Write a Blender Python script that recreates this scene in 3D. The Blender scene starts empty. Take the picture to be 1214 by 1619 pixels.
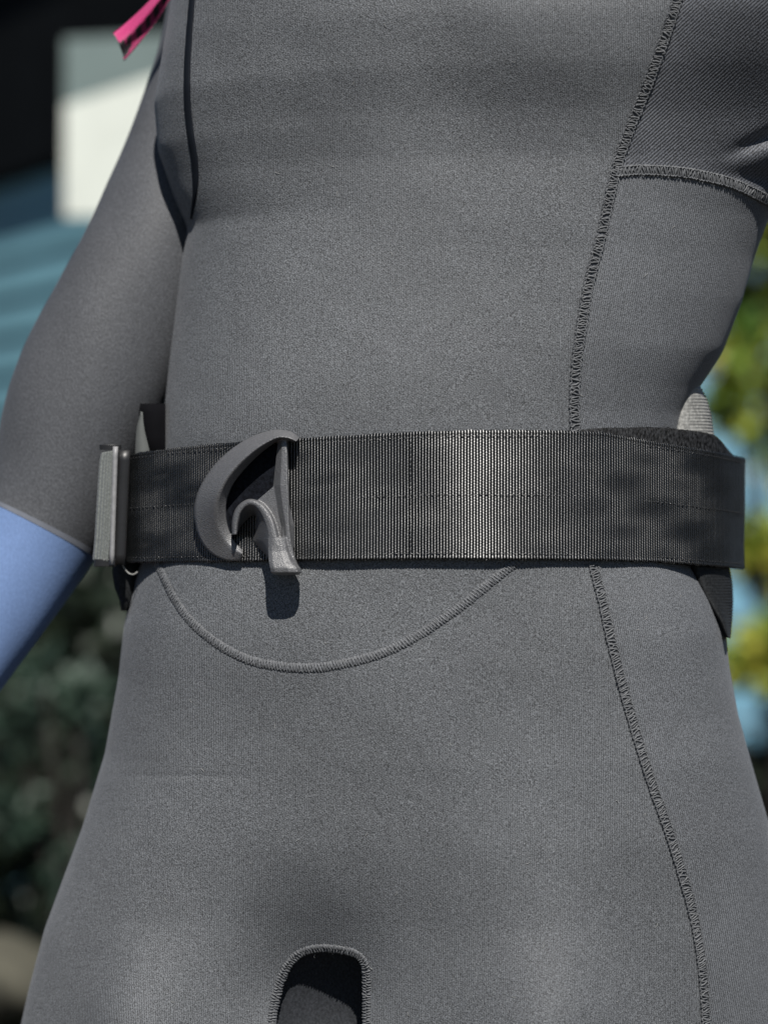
import bpy, bmesh, math, random
import numpy as np
from mathutils import Vector, Matrix
from mathutils.bvhtree import BVHTree

scene = bpy.context.scene
col = scene.collection
R = math.radians
random.seed(7)
rng = np.random.default_rng(7)

# ------------------------------------------------------------------ camera, sky, sun, exposure
S = 0.00036          # metres per photo pixel at the front of the belly
D = 1.35             # camera to the front of the belly
CX, CY, CZ = 607.0, 809.5, 1.0

cam_d = bpy.data.cameras.new("camera")
cam = bpy.data.objects.new("camera", cam_d)
col.objects.link(cam)
cam.location = (0, -D, CZ)
cam.rotation_euler = (R(90), 0, 0)
cam_d.sensor_fit = 'VERTICAL'
cam_d.sensor_height = 24.0
cam_d.lens = 24.0 * D / (1619 * S)
cam_d.clip_start = 0.02
cam_d.clip_end = 200
cam_d.dof.use_dof = True
cam_d.dof.focus_distance = D + 0.012
cam_d.dof.aperture_fstop = 2.2
scene.camera = cam

SUN_EL, SUN_AZ = R(50), R(7)        # azimuth: to the right of the camera's back
sun_dir = Vector((math.sin(SUN_AZ) * math.cos(SUN_EL), -math.cos(SUN_AZ) * math.cos(SUN_EL), math.sin(SUN_EL)))
world = bpy.data.worlds.new("World")
scene.world = world
world.use_nodes = True
wn = world.node_tree
sky = wn.nodes.new("ShaderNodeTexSky")
sky.sky_type = 'NISHITA'
sky.sun_disc = False
sky.altitude = 1500
sky.air_density = 0.7
sky.dust_density = 0.3
sky.sun_elevation = SUN_EL
sky.sun_rotation = math.atan2(sun_dir.x, sun_dir.y)
bg = wn.nodes["Background"]
bg.inputs[1].default_value = 0.05
wn.links.new(sky.outputs[0], bg.inputs[0])
sl = bpy.data.lights.new("sun", 'SUN')
sl.energy = 5.0
sl.angle = R(0.5)
sl.color = (1.0, 0.96, 0.90)
so = bpy.data.objects.new("sun", sl)
col.objects.link(so)
so.rotation_euler = (-sun_dir).to_track_quat('-Z', 'Y').to_euler()
so.location = (1, -2, 4)
scene.view_settings.view_transform = 'Standard'
scene.view_settings.look = 'None'
scene.view_settings.gamma = 1.0
scene.view_settings.exposure = 0.42


# ------------------------------------------------------------------ helpers
def P(px, py, y):
    k = S * (D + y) / D
    return Vector(((px - CX) * k, y, CZ + (CY - py) * k))


def proj(v):
    k = S * (D + v[1]) / D
    return (v[0] / k + CX, CY - (v[2] - CZ) / k)


def empty(name, loc, label=None, cat=None, group=None):
    o = bpy.data.objects.new(name, None)
    col.objects.link(o)
    o.location = loc
    o.empty_display_size = 0.05
    if label: o['label'] = label
    if cat: o['category'] = cat
    if group: o['group'] = group
    return o


def wloc(o):
    v = Vector((0, 0, 0))
    while o:
        v += Vector(o.location)
        o = o.parent
    return v


def mk(name, verts, faces, mat, parent=None, smooth=True, kind=None, uv=None, label=None, attr=None):
    """one mesh object; verts in world coordinates (parents are never rotated)"""
    base = wloc(parent) if parent else Vector((0, 0, 0))
    V = np.asarray(verts, dtype=np.float64) - np.array(base)
    me = bpy.data.meshes.new(name)
    me.from_pydata(V.tolist(), [], faces if isinstance(faces, list) else faces.tolist())
    if smooth:
        me.polygons.foreach_set("use_smooth", np.ones(len(me.polygons), dtype=bool))
    if uv is not None:
        l = me.uv_layers.new(name="UVMap")
        idx = np.zeros(len(me.loops), dtype=np.int32)
        me.loops.foreach_get("vertex_index", idx)
        l.data.foreach_set("uv", np.asarray(uv, dtype=np.float32)[idx].ravel())
    if attr is not None:
        at_ = me.attributes.new("crown", 'FLOAT', 'POINT')
        at_.data.foreach_set("value", np.asarray(attr, dtype=np.float32))
    me.materials.append(mat)
    me.update()
    o = bpy.data.objects.new(name, me)
    col.objects.link(o)
    if parent: o.parent = parent
    if kind: o['kind'] = kind
    if label: o['label'] = label
    return o


def grid_faces(nr, nc, wrap=False, off=0):
    r = np.arange(nr - 1)[:, None]
    c = np.arange(nc if wrap else nc - 1)[None, :]
    c2 = (c + 1) % nc
    a = r * nc + c; b = r * nc + c2; d = (r + 1) * nc + c; e = (r + 1) * nc + c2
    return (np.stack([a, b, e, d], -1).reshape(-1, 4) + off)


class MB:
    def __init__(self):
        self.v = []; self.f = []

    def add(self, v, f):
        o = len(self.v)
        self.v += [tuple(x) for x in v]
        self.f += [tuple(i + o for i in q) for q in f]

    def box(self, c, sx, sy, sz, ux=Vector((1, 0, 0)), uy=Vector((0, 1, 0)), uz=Vector((0, 0, 1))):
        c = Vector(c)
        v = [c + ux * (sx * .5 * i) + uy * (sy * .5 * j) + uz * (sz * .5 * k) for i in (-1, 1) for j in (-1, 1) for k in (-1, 1)]
        self.add(v, [(0, 1, 3, 2), (4, 6, 7, 5), (0, 4, 5, 1), (2, 3, 7, 6), (0, 2, 6, 4), (1, 5, 7, 3)])

    def tube(self, pts, rad, n=6, cap=True, flat=None):
        pts = [Vector(p) for p in pts]
        m = len(pts)
        rr = rad if hasattr(rad, '__len__') else [rad] * m
        v = []; ref = None
        for i in range(m):
            t = (pts[min(i + 1, m - 1)] - pts[max(i - 1, 0)])
            if t.length < 1e-12: t = Vector((0, 0, 1))
            t.normalize()
            if ref is None:
                ref = t.orthogonal().normalized()
            ref = ref - t * ref.dot(t)
            if ref.length < 1e-6: ref = t.orthogonal()
            ref.normalize()
            b = t.cross(ref)
            for k in range(n):
                a = 2 * math.pi * k / n
                v.append(pts[i] + (ref * math.cos(a) + b * math.sin(a)) * rr[i])
        f = [(i * n + k, i * n + (k + 1) % n, (i + 1) * n + (k + 1) % n, (i + 1) * n + k) for i in range(m - 1) for k in range(n)]
        if cap:
            f.append(tuple(reversed(range(n))))
            f.append(tuple((m - 1) * n + k for k in range(n)))
        self.add(v, f)

    def loft(self, rings):
        n = len(rings[0]); m = len(rings)
        v = [p for r in rings for p in r]
        f = [(i * n + k, i * n + (k + 1) % n, (i + 1) * n + (k + 1) % n, (i + 1) * n + k) for i in range(m - 1) for k in range(n)]
        f.append(tuple(reversed(range(n))))
        f.append(tuple((m - 1) * n + k for k in range(n)))
        self.add(v, f)

    def build(self, name, mat, parent=None, **kw):
        return mk(name, [tuple(x) for x in self.v], self.f, mat, parent, **kw)


def spline(pts, n):
    """Catmull-Rom through pts (tuples), n samples evenly spread by length"""
    p = np.array(pts, float)
    p = np.vstack([2 * p[0] - p[1], p, 2 * p[-1] - p[-2]])
    out = []
    for i in range(1, len(p) - 2):
        t = np.linspace(0, 1, 24, endpoint=False)[:, None]
        a, b, c, d = p[i - 1], p[i], p[i + 1], p[i + 2]
        out.append(.5 * (2 * b + (c - a) * t + (2 * a - 5 * b + 4 * c - d) * t ** 2 + (3 * b - a - 3 * c + d) * t ** 3))
    out = np.vstack(out + [p[-2][None]])
    L = np.concatenate([[0], np.cumsum(np.linalg.norm(np.diff(out, axis=0), axis=1))])
    s = np.linspace(0, L[-1], n)
    return np.stack([np.interp(s, L, out[:, k]) for k in range(out.shape[1])], -1)


def smooth_interp(x, xs, ys):
    """monotone-ish smooth interpolation: linear table blurred"""
    xs = np.array(xs, float); ys = np.array(ys, float)
    g = np.arange(xs[0], xs[-1] + 1, 2.0)
    v = np.interp(g, xs, ys)
    k = np.hanning(17); k /= k.sum()
    v = np.convolve(np.pad(v, 8, mode='edge'), k, 'valid')
    return np.interp(x, g, v)


# ------------------------------------------------------------------ materials
def new_mat(name):
    m = bpy.data.materials.new(name)
    m.use_nodes = True
    nt = m.node_tree
    return m, nt, nt.nodes["Principled BSDF"]


def N(nt, kind, **kw):
    n = nt.nodes.new(kind)
    for k, v in kw.items():
        if k.startswith("i_"):
            n.inputs[k[2:].replace("_", " ")].default_value = v
        else:
            setattr(n, k, v)
    return n


def rgba(c): return (c[0], c[1], c[2], 1.0)


def math_n(nt, op, a, b=None):
    n = nt.nodes.new("ShaderNodeMath"); n.operation = op
    for i, x in enumerate((a, b)):
        if x is None: continue
        if isinstance(x, (int, float)): n.inputs[i].default_value = x
        else: nt.links.new(x, n.inputs[i])
    return n.outputs[0]


def ramp(nt, fac, stops):
    n = nt.nodes.new("ShaderNodeValToRGB")
    e = n.color_ramp.elements
    while len(e) < len(stops): e.new(0.5)
    for i, (p, c) in enumerate(stops):
        e[i].position = p; e[i].color = rgba(c) if not isinstance(c, (int, float)) else (c, c, c, 1)
    nt.links.new(fac, n.inputs[0])
    return n.outputs[0]


def fabric(name, c, grain=0.5, scale=950, line=None, line_rot=0, line_amt=0.0, rough=0.62, sheen=0.25, bump=0.5, spec=0.42):
    sheen *= 0.4
    m, nt, b = new_mat(name)
    tc = N(nt, "ShaderNodeTexCoord")
    n1 = N(nt, "ShaderNodeTexNoise", i_Scale=scale, i_Detail=1.0, i_Roughness=0.6)
    mpn = N(nt, "ShaderNodeMapping"); mpn.inputs["Scale"].default_value = (1.0, 0.8, 0.62)
    nt.links.new(tc.outputs["Object"], mpn.inputs[0])
    nt.links.new(mpn.outputs[0], n1.inputs["Vector"])
    n2 = N(nt, "ShaderNodeTexNoise", i_Scale=14.0, i_Detail=3.0)
    nt.links.new(tc.outputs["Object"], n2.inputs["Vector"])
    h = n1.outputs[0]
    if line:
        mp = N(nt, "ShaderNodeMapping")
        mp.inputs["Rotation"].default_value = (0, line_rot, 0)
        nt.links.new(tc.outputs["Object"], mp.inputs[0])
        w = N(nt, "ShaderNodeTexWave", wave_type='BANDS', bands_direction='X', wave_profile='SIN', i_Scale=line, i_Distortion=0.6, i_Detail=1.0)
        nt.links.new(mp.outputs[0], w.inputs[0])
        n4 = N(nt, "ShaderNodeTexNoise", i_Scale=9.0, i_Detail=2.0)
        nt.links.new(tc.outputs["Object"], n4.inputs["Vector"])
        amt = ramp(nt, n4.outputs[0], [(.36, line_amt * .3), (.64, min(.6, line_amt * 2.0))])
        mxh = N(nt, "ShaderNodeMix", data_type='FLOAT')
        nt.links.new(amt, mxh.inputs[0]); nt.links.new(h, mxh.inputs[2]); nt.links.new(w.outputs[1], mxh.inputs[3])
        h = mxh.outputs[0]
    lo = tuple(x * (1 - grain) for x in c); hi = tuple(min(1, x * (1 + grain * 1.25)) for x in c)
    cr = ramp(nt, h, [(0.32, lo), (0.52, c), (0.72, hi)])
    mx = N(nt, "ShaderNodeMix", data_type='RGBA', blend_type='MULTIPLY')
    mx.inputs[0].default_value = 1.0
    nt.links.new(cr, mx.inputs[6])
    nt.links.new(ramp(nt, n2.outputs[0], [(0.3, 0.89), (0.7, 1.10)]), mx.inputs[7])
    nt.links.new(mx.outputs[2], b.inputs["Base Color"])
    bp = N(nt, "ShaderNodeBump", i_Strength=bump, i_Distance=0.0006)
    nt.links.new(h, bp.inputs["Height"])
    nt.links.new(bp.outputs[0], b.inputs["Normal"])
    b.inputs["Roughness"].default_value = rough
    b.inputs["Specular IOR Level"].default_value = spec
    b.inputs["Sheen Weight"].default_value = sheen
    b.inputs["Sheen Roughness"].default_value = 0.45
    b.inputs["Sheen Tint"].default_value = (0.75, 0.78, 0.85, 1)
    return m


def plain(name, c, rough=0.6, var=0.15, scale=60, bump=0.15, spec=0.4, bump_scale=None):
    m, nt, b = new_mat(name)
    tc = N(nt, "ShaderNodeTexCoord")
    n1 = N(nt, "ShaderNodeTexNoise", i_Scale=scale, i_Detail=4.0)
    nt.links.new(tc.outputs["Object"], n1.inputs["Vector"])
    cr = ramp(nt, n1.outputs[0], [(0.3, tuple(x * (1 - var) for x in c)), (0.7, tuple(min(1, x * (1 + var)) for x in c))])
    nt.links.new(cr, b.inputs["Base Color"])
    n3 = N(nt, "ShaderNodeTexNoise", i_Scale=bump_scale or scale * 4, i_Detail=2.0)
    nt.links.new(tc.outputs["Object"], n3.inputs["Vector"])
    bp = N(nt, "ShaderNodeBump", i_Strength=bump, i_Distance=0.0005)
    nt.links.new(n3.outputs[0], bp.inputs["Height"])
    nt.links.new(bp.outputs[0], b.inputs["Normal"])
    b.inputs["Roughness"].default_value = rough
    b.inputs["Specular IOR Level"].default_value = spec
    return m


M = {}
GREY = (0.086, 0.091, 0.098)
M['suit'] = fabric('charcoal_neoprene_jersey', GREY, grain=0.74, scale=1900, line=300, line_amt=0.12, bump=0.8)
M['side'] = fabric('charcoal_side_jersey', (0.085, 0.090, 0.098), grain=0.68, scale=1900, line=260, line_rot=R(-10), line_amt=0.14, bump=0.8)
M['twill'] = fabric('charcoal_twill_jersey', (0.066, 0.070, 0.080), grain=0.8, scale=1400, line=200, line_rot=R(-48), line_amt=0.20, bump=0.8)
M['sleeve'] = fabric('charcoal_sleeve_jersey', (0.064, 0.067, 0.074), grain=0.22, scale=1000, sheen=0.1, spec=0.3)
M['blue'] = fabric('blue_sleeve_jersey', (0.12, 0.185, 0.34), grain=0.06, scale=700, bump=.2, sheen=0.0, spec=0.15)
M['seam'] = fabric('seam_tape', (0.068, 0.071, 0.077), grain=0.5, scale=1100)
M['thread'] = plain('grey_thread', (0.092, 0.096, 0.102), rough=0.55, var=0.35, scale=700)
M['thread_light'] = plain('pale_grey_thread', (0.115, 0.12, 0.128), rough=0.6, var=0.4, scale=900)
M['thread_dark'] = plain('dark_thread', (0.07, 0.072, 0.078), rough=0.55, var=0.35, scale=700)
M['rubber'] = plain('black_rubber_piping', (0.006, 0.008, 0.012), rough=0.7, spec=0.12)
M['plastic'] = plain('moulded_black_plastic', (0.088, 0.089, 0.094), rough=0.45, var=0.25, scale=1100, bump=0.8, spec=0.95, bump_scale=1500)
M['black_plastic'] = plain('black_plastic', (0.012, 0.012, 0.013), rough=0.4, spec=0.4)
M['black_fabric'] = fabric('black_pad_fabric', (0.010, 0.011, 0.012), grain=0.5, scale=900, sheen=0.05, spec=0.2)
M['velcro'] = fabric('black_velcro_lining', (0.010, 0.0105, 0.0115), grain=1.0, scale=700, bump=1.0, sheen=0.0, spec=.15)
M['pale_elastic'] = fabric('pale_grey_elastic', (0.22, 0.22, 0.21), grain=0.3, scale=700, sheen=0.2)


def webbing_mat(name, c, rough=0.43, spec=0.9, aniso=0.96):
    m, nt, b = new_mat(name)
    tc = N(nt, "ShaderNodeTexCoord")
    n1 = N(nt, "ShaderNodeTexNoise", i_Scale=900, i_Detail=1.0)
    nt.links.new(tc.outputs["Object"], n1.inputs["Vector"])
    n2 = N(nt, "ShaderNodeTexNoise", i_Scale=40, i_Detail=2.0)
    nt.links.new(tc.outputs["Object"], n2.inputs["Vector"])
    nt.links.new(ramp(nt, n1.outputs[0], [(0.3, tuple(x * .6 for x in c)), (0.7, tuple(x * 1.5 for x in c))]), b.inputs["Base Color"])
    tg = N(nt, "ShaderNodeTangent", direction_type='UV_MAP')
    tg.uv_map = "UVMap"
    nt.links.new(tg.outputs[0], b.inputs["Tangent"])
    b.inputs["Anisotropic"].default_value = aniso
    b.inputs["Anisotropic Rotation"].default_value = 0.25
    nt.links.new(ramp(nt, n2.outputs[0], [(0.3, rough * .98), (0.7, rough * 1.03)]), b.inputs["Roughness"])
    at_ = N(nt, "ShaderNodeAttribute", attribute_name="crown")      # gloss kept on the cords, cut between them to put in groove shade
    nt.links.new(math_n(nt, 'MULTIPLY', at_.outputs["Fac"], spec), b.inputs["Specular IOR Level"])
    b.inputs["IOR"].default_value = 1.85
    bp = N(nt, "ShaderNodeBump", i_Strength=0.2, i_Distance=0.0002)
    nt.links.new(n1.outputs[0], bp.inputs["Height"])
    nt.links.new(bp.outputs[0], b.inputs["Normal"])
    return m


M['webbing'] = webbing_mat('black_nylon_webbing', (0.005, 0.0055, 0.006))
M['webbing_grey'] = fabric('grey_webbing', (0.13, 0.14, 0.135), grain=0.15, scale=900, sheen=0.3)  # even pale grey for the folded strap loop


# ------------------------------------------------------------------ the person's body surface
ROWP = np.concatenate([np.linspace(-330, -40, 40), np.arange(-36, 1672, 4.2), np.linspace(1680, 1960, 50)])
YAW = R(7)
L_T = [(-340, 330), (-200, 300), (-100, 280), (0, 265), (60, 255), (130, 244), (210, 250), (290, 276), (340, 297), (400, 287), (560, 268), (690, 255), (790, 246), (890, 222), (905, 216), (1000, 196), (1080, 188), (1210, 166), (1330, 131), (1440, 92), (1500, 71), (1600, 46), (1700, 25), (1960, 10)]
R_T = [(-340, 1260), (-200, 1340), (-60, 1370), (100, 1350), (220, 1290), (300, 1235), (335, 1212), (400, 1190), (470, 1171), (550, 1141), (610, 1102), (650, 1082), (700, 1070), (790, 1066), (890, 1096), (950, 1130), (1005, 1147), (1060, 1152), (1140, 1166), (1230, 1190), (1320, 1215), (1450, 1240), (1619, 1255), (1960, 1240)]
YF_T = [(-340, 14), (-200, -4), (-60, -9), (40, -9), (120, -6), (190, -1), (260, 2), (400, 2), (560, -1), (690, -3), (790, -2), (900, -3), (1050, -5), (1200, -5), (1330, -2), (1450, 3), (1619, 6), (1960, 6)]
XL = smooth_interp(ROWP, *zip(*L_T))
XR = smooth_interp(ROWP, *zip(*R_T))
YF = smooth_interp(ROWP, *zip(*YF_T)) * 0.001

# section: front half dense, back half coarse
NF, NB = 330, 70
th = np.concatenate([np.linspace(math.pi * 0.97, math.pi * 2.03, NF), np.linspace(math.pi * 2.03, math.pi * 2.97, NB + 2)[1:-1]])
NC = len(th)


def section(a, b, e):
    c, s = np.cos(th), np.sin(th)
    x = a * np.sign(c) * np.abs(c) ** (2 / e); y = b * np.sign(s) * np.abs(s) ** (2 / e)
    ca, sa = math.cos(YAW), math.sin(YAW)
    X = x * ca + y * sa          # the front (y<0) turns towards -x, the person's left side comes forward
    Y = -x * sa + y * ca
    return X, Y


# even spacing along the front arc
def resample_section(a, b, e):
    global th
    tt = np.linspace(math.pi * 0.95, math.pi * 2.05, 4000)
    c, s = np.cos(tt), np.sin(tt)
    x = a * np.sign(c) * np.abs(c) ** (2 / e); y = b * np.sign(s) * np.abs(s) ** (2 / e)
    Ls = np.concatenate([[0], np.cumsum(np.hypot(np.diff(x), np.diff(y)))])
    f = np.interp(np.linspace(0, Ls[-1], NF), Ls, tt)
    th = np.concatenate([f, np.linspace(math.pi * 2.05, math.pi * 2.95, NB + 2)[1:-1]])


resample_section(0.160, 0.100, 2.35)


def fit(X, Y, pl, pr):
    """stretch a section in x until its outline seen from the camera runs from pl to pr"""
    s, c = 1.0, 0.0
    tl, tr = (pl - CX) * S / D, (pr - CX) * S / D
    d = D + Y
    for _ in range(30):
        A = (X * s + c) / d
        i, j = np.argmin(A), np.argmax(A)
        m = np.array([[X[i] / d[i], 1 / d[i]], [X[j] / d[j], 1 / d[j]]])
        s2, c2 = np.linalg.solve(m, [tl, tr])
        s = .5 * s + .5 * s2; c = .5 * c + .5 * c2
    return X * s + c


def ring(pl, pr, yf, a=0.160, b=0.100, e=2.35):
    X, Y = section(a, b, e)
    Y = Y - Y.min() + yf
    return fit(X, Y, pl, pr), Y


# soft relief of the body under the suit: (px, py, sx, sy, mm outwards)
BUMPS = [(540, -40, 170, 150, 7), (880, 55, 150, 140, 11.5), (700, 120, 90, 130, -2.5), (640, 560, 260, 220, 3),
         (420, 430, 120, 200, -1.5), (860, 330, 150, 120, 3.5), (235, 1680, 125, 230, 19), (862, 1640, 70, 130, 9), (225, 1660, 60, 120, 9), (860, 1700, 150, 310, 23),
         (492, 1575, 120, 120, -20), (505, 1330, 160, 90, 2), (470, 1000, 200, 130, 3), (1010, 1330, 120, 260, -2), (1180, -20, 120, 150, 27)]
CREASE = [((1225, 212), (1150, 243), 11, -6), ((1235, 235), (1165, 262), 18, 4), ((1230, 285), (1130, 272), 12, -4),
          ((150, 1226), (420, 1228), 4, -0.5)]


def relief(px, py):
    h = np.zeros_like(px)
    for (x, y, sx, sy, a) in BUMPS:
        h += a * np.exp(-((px - x) / sx) ** 2 - ((py - y) / sy) ** 2)
    for (p, q, w, a) in CREASE:
        p = np.array(p, float); q = np.array(q, float); dv = q - p; L2 = dv @ dv
        t = np.clip(((px - p[0]) * dv[0] + (py - p[1]) * dv[1]) / L2, 0, 1)
        dd = np.hypot(px - p[0] - t * dv[0], py - p[1] - t * dv[1])
        taper = 1.0 - 0.85 * t if w > 5 else np.sin(np.pi * np.clip(t, 0.02, .98))
        h += a * taper * np.exp(-(dd / w) ** 2)
    h += 0.25 * np.sin(px / 61 + py / 97) * np.sin(py / 73 - px / 140 + 1.3) + 0.12 * np.sin(px / 23 - py / 41) * np.sin(py / 31 + .4)
    return h * 0.001


BV = np.zeros((len(ROWP), NC, 3))
for i, py in enumerate(ROWP):
    X, Y = ring(XL[i], XR[i], YF[i])
    ymid = np.median(Y)
    zrow = CZ + (CY - py) * S * (D + YF[i] + 0.035) / D
    BV[i, :, 0] = X; BV[i, :, 1] = Y; BV[i, :, 2] = zrow
kk = S * (D + BV[..., 1]) / D
PX = BV[..., 0] / kk + CX
PY = CY - (BV[..., 2] - CZ) / kk
# front weight from the section normal
dX = np.roll(BV[..., 0], -1, 1) - np.roll(BV[..., 0], 1, 1)
dY = np.roll(BV[..., 1], -1, 1) - np.roll(BV[..., 1], 1, 1)
nl = np.hypot(dX, dY) + 1e-12
nx, ny = dY / nl, -dX / nl
fw = np.clip((-ny - 0.05) / 0.5, 0, 1); fw = fw * fw * (3 - 2 * fw)
H = relief(PX, PY) * fw
BV[..., 0] += nx * H; BV[..., 1] += ny * H
kk = S * (D + BV[..., 1]) / D
PX = BV[..., 0] / kk + CX
PY = CY - (BV[..., 2] - CZ) / kk

body_v = BV.reshape(-1, 3)
body_f = grid_faces(len(ROWP), NC, wrap=True)
bvh = BVHTree.FromPolygons(body_v.tolist(), body_f.tolist())
cam_loc = Vector((0, -D, CZ))


def on_body(px, py):
    d = (P(px, py, 0.0) - cam_loc).normalized()
    loc, n, i, dist = bvh.ray_cast(cam_loc, d)
    if loc is None:
        loc, n, i, dist = bvh.find_nearest(P(px, py, 0.12))
    if n.dot(d) > 0: n = -n
    return loc, n


SIDE = [(1100, -130), (1085, -60), (1070, 0), (1050, 60), (1020, 140), (990, 215), (972, 272), (950, 370), (930, 450), (915, 540), (908, 610), (908, 672), (916, 780), (938, 895), (952, 950), (965, 1010), (985, 1090), (1005, 1160), (1030, 1240), (1055, 1310), (1080, 1390), (1098, 1460), (1110, 1540), (1115, 1619), (1120, 1720)]
UNDER = [(972, 272), (1010, 269), (1060, 271), (1100, 276), (1150, 288), (1185, 302), (1225, 322)]
BELLY = [(240, 870), (257, 908), (275, 945), (300, 980), (340, 1015), (390, 1042), (440, 1053), (490, 1056), (540, 1050), (600, 1034), (660, 1005), (720, 965), (770, 925), (805, 897), (840, 870)]
ARCH = [(433, 1760), (431, 1680), (430, 1619), (436, 1580), (446, 1545), (462, 1518), (482, 1504), (510, 1499), (540, 1502), (562, 1508), (575, 1521), (579, 1545), (579, 1619), (578, 1680), (577, 1760)]
PIPE = [(310, -90), (306, -30), (304, 0), (299, 60), (296, 120), (297, 170), (302, 215), (308, 255), (309, 300), (303, 345)]

fc = body_v[body_f].mean(1)
fk = S * (D + fc[:, 1]) / D
fpx = fc[:, 0] / fk + CX; fpy = CY - (fc[:, 2] - CZ) / fk
sx = np.interp(fpy, [p[1] for p in SIDE], [p[0] for p in SIDE])
uy = np.interp(fpx, [p[0] for p in UNDER], [p[1] for p in UNDER])
is_side = fpx > sx
is_under = is_side & (fpy < uy)
ar = spline(ARCH, 200)


def in_poly(px, py, poly):
    ins = np.zeros(len(px), bool)
    for (x0, y0), (x1, y1) in zip(poly, np.roll(poly, -1, 0)):
        c = ((y0 > py) != (y1 > py)) & (px < (x1 - x0) * (py - y0) / (y1 - y0 + 1e-12) + x0)
        ins ^= c
    return ins


front = fc[:, 1] < 0.12
hole = in_poly(fpx, fpy, ar) & front
hip = P(607, 1619, 0.1)
ROOT = Vector((hip.x, hip.y, 0))
person = empty('person', ROOT, 'person in a charcoal wetsuit standing with one arm hanging, cropped from chest to thighs', 'person')


def sub_mesh(mask):
    f = body_f[mask]
    used, inv = np.unique(f, return_inverse=True)
    return body_v[used], inv.reshape(-1, 4)


v, f = sub_mesh(~is_side & ~hole)
suit = mk('wetsuit', v, f, M['suit'], person)
v, f = sub_mesh(is_side & ~is_under)
mk('side_panel', v, f, M['side'], suit)
v, f = sub_mesh(is_under)
mk('underarm_panel', v, f, M['twill'], suit, label='darker twill panel under the arm')

# gusset seen through the arch between the thighs, shade put into its dark colour
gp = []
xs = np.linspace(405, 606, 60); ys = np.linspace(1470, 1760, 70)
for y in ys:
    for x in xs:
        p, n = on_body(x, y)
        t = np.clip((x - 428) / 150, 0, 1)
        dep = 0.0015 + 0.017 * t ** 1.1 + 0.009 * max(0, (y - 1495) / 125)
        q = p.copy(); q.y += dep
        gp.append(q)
mk('gusset', gp, grid_faces(70, 60), fabric('shaded_gusset_jersey', (0.024, 0.026, 0.030), grain=0.3, scale=900, sheen=.1, spec=.15), suit, label='recessed inner thigh panel below the arch seam')


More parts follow.
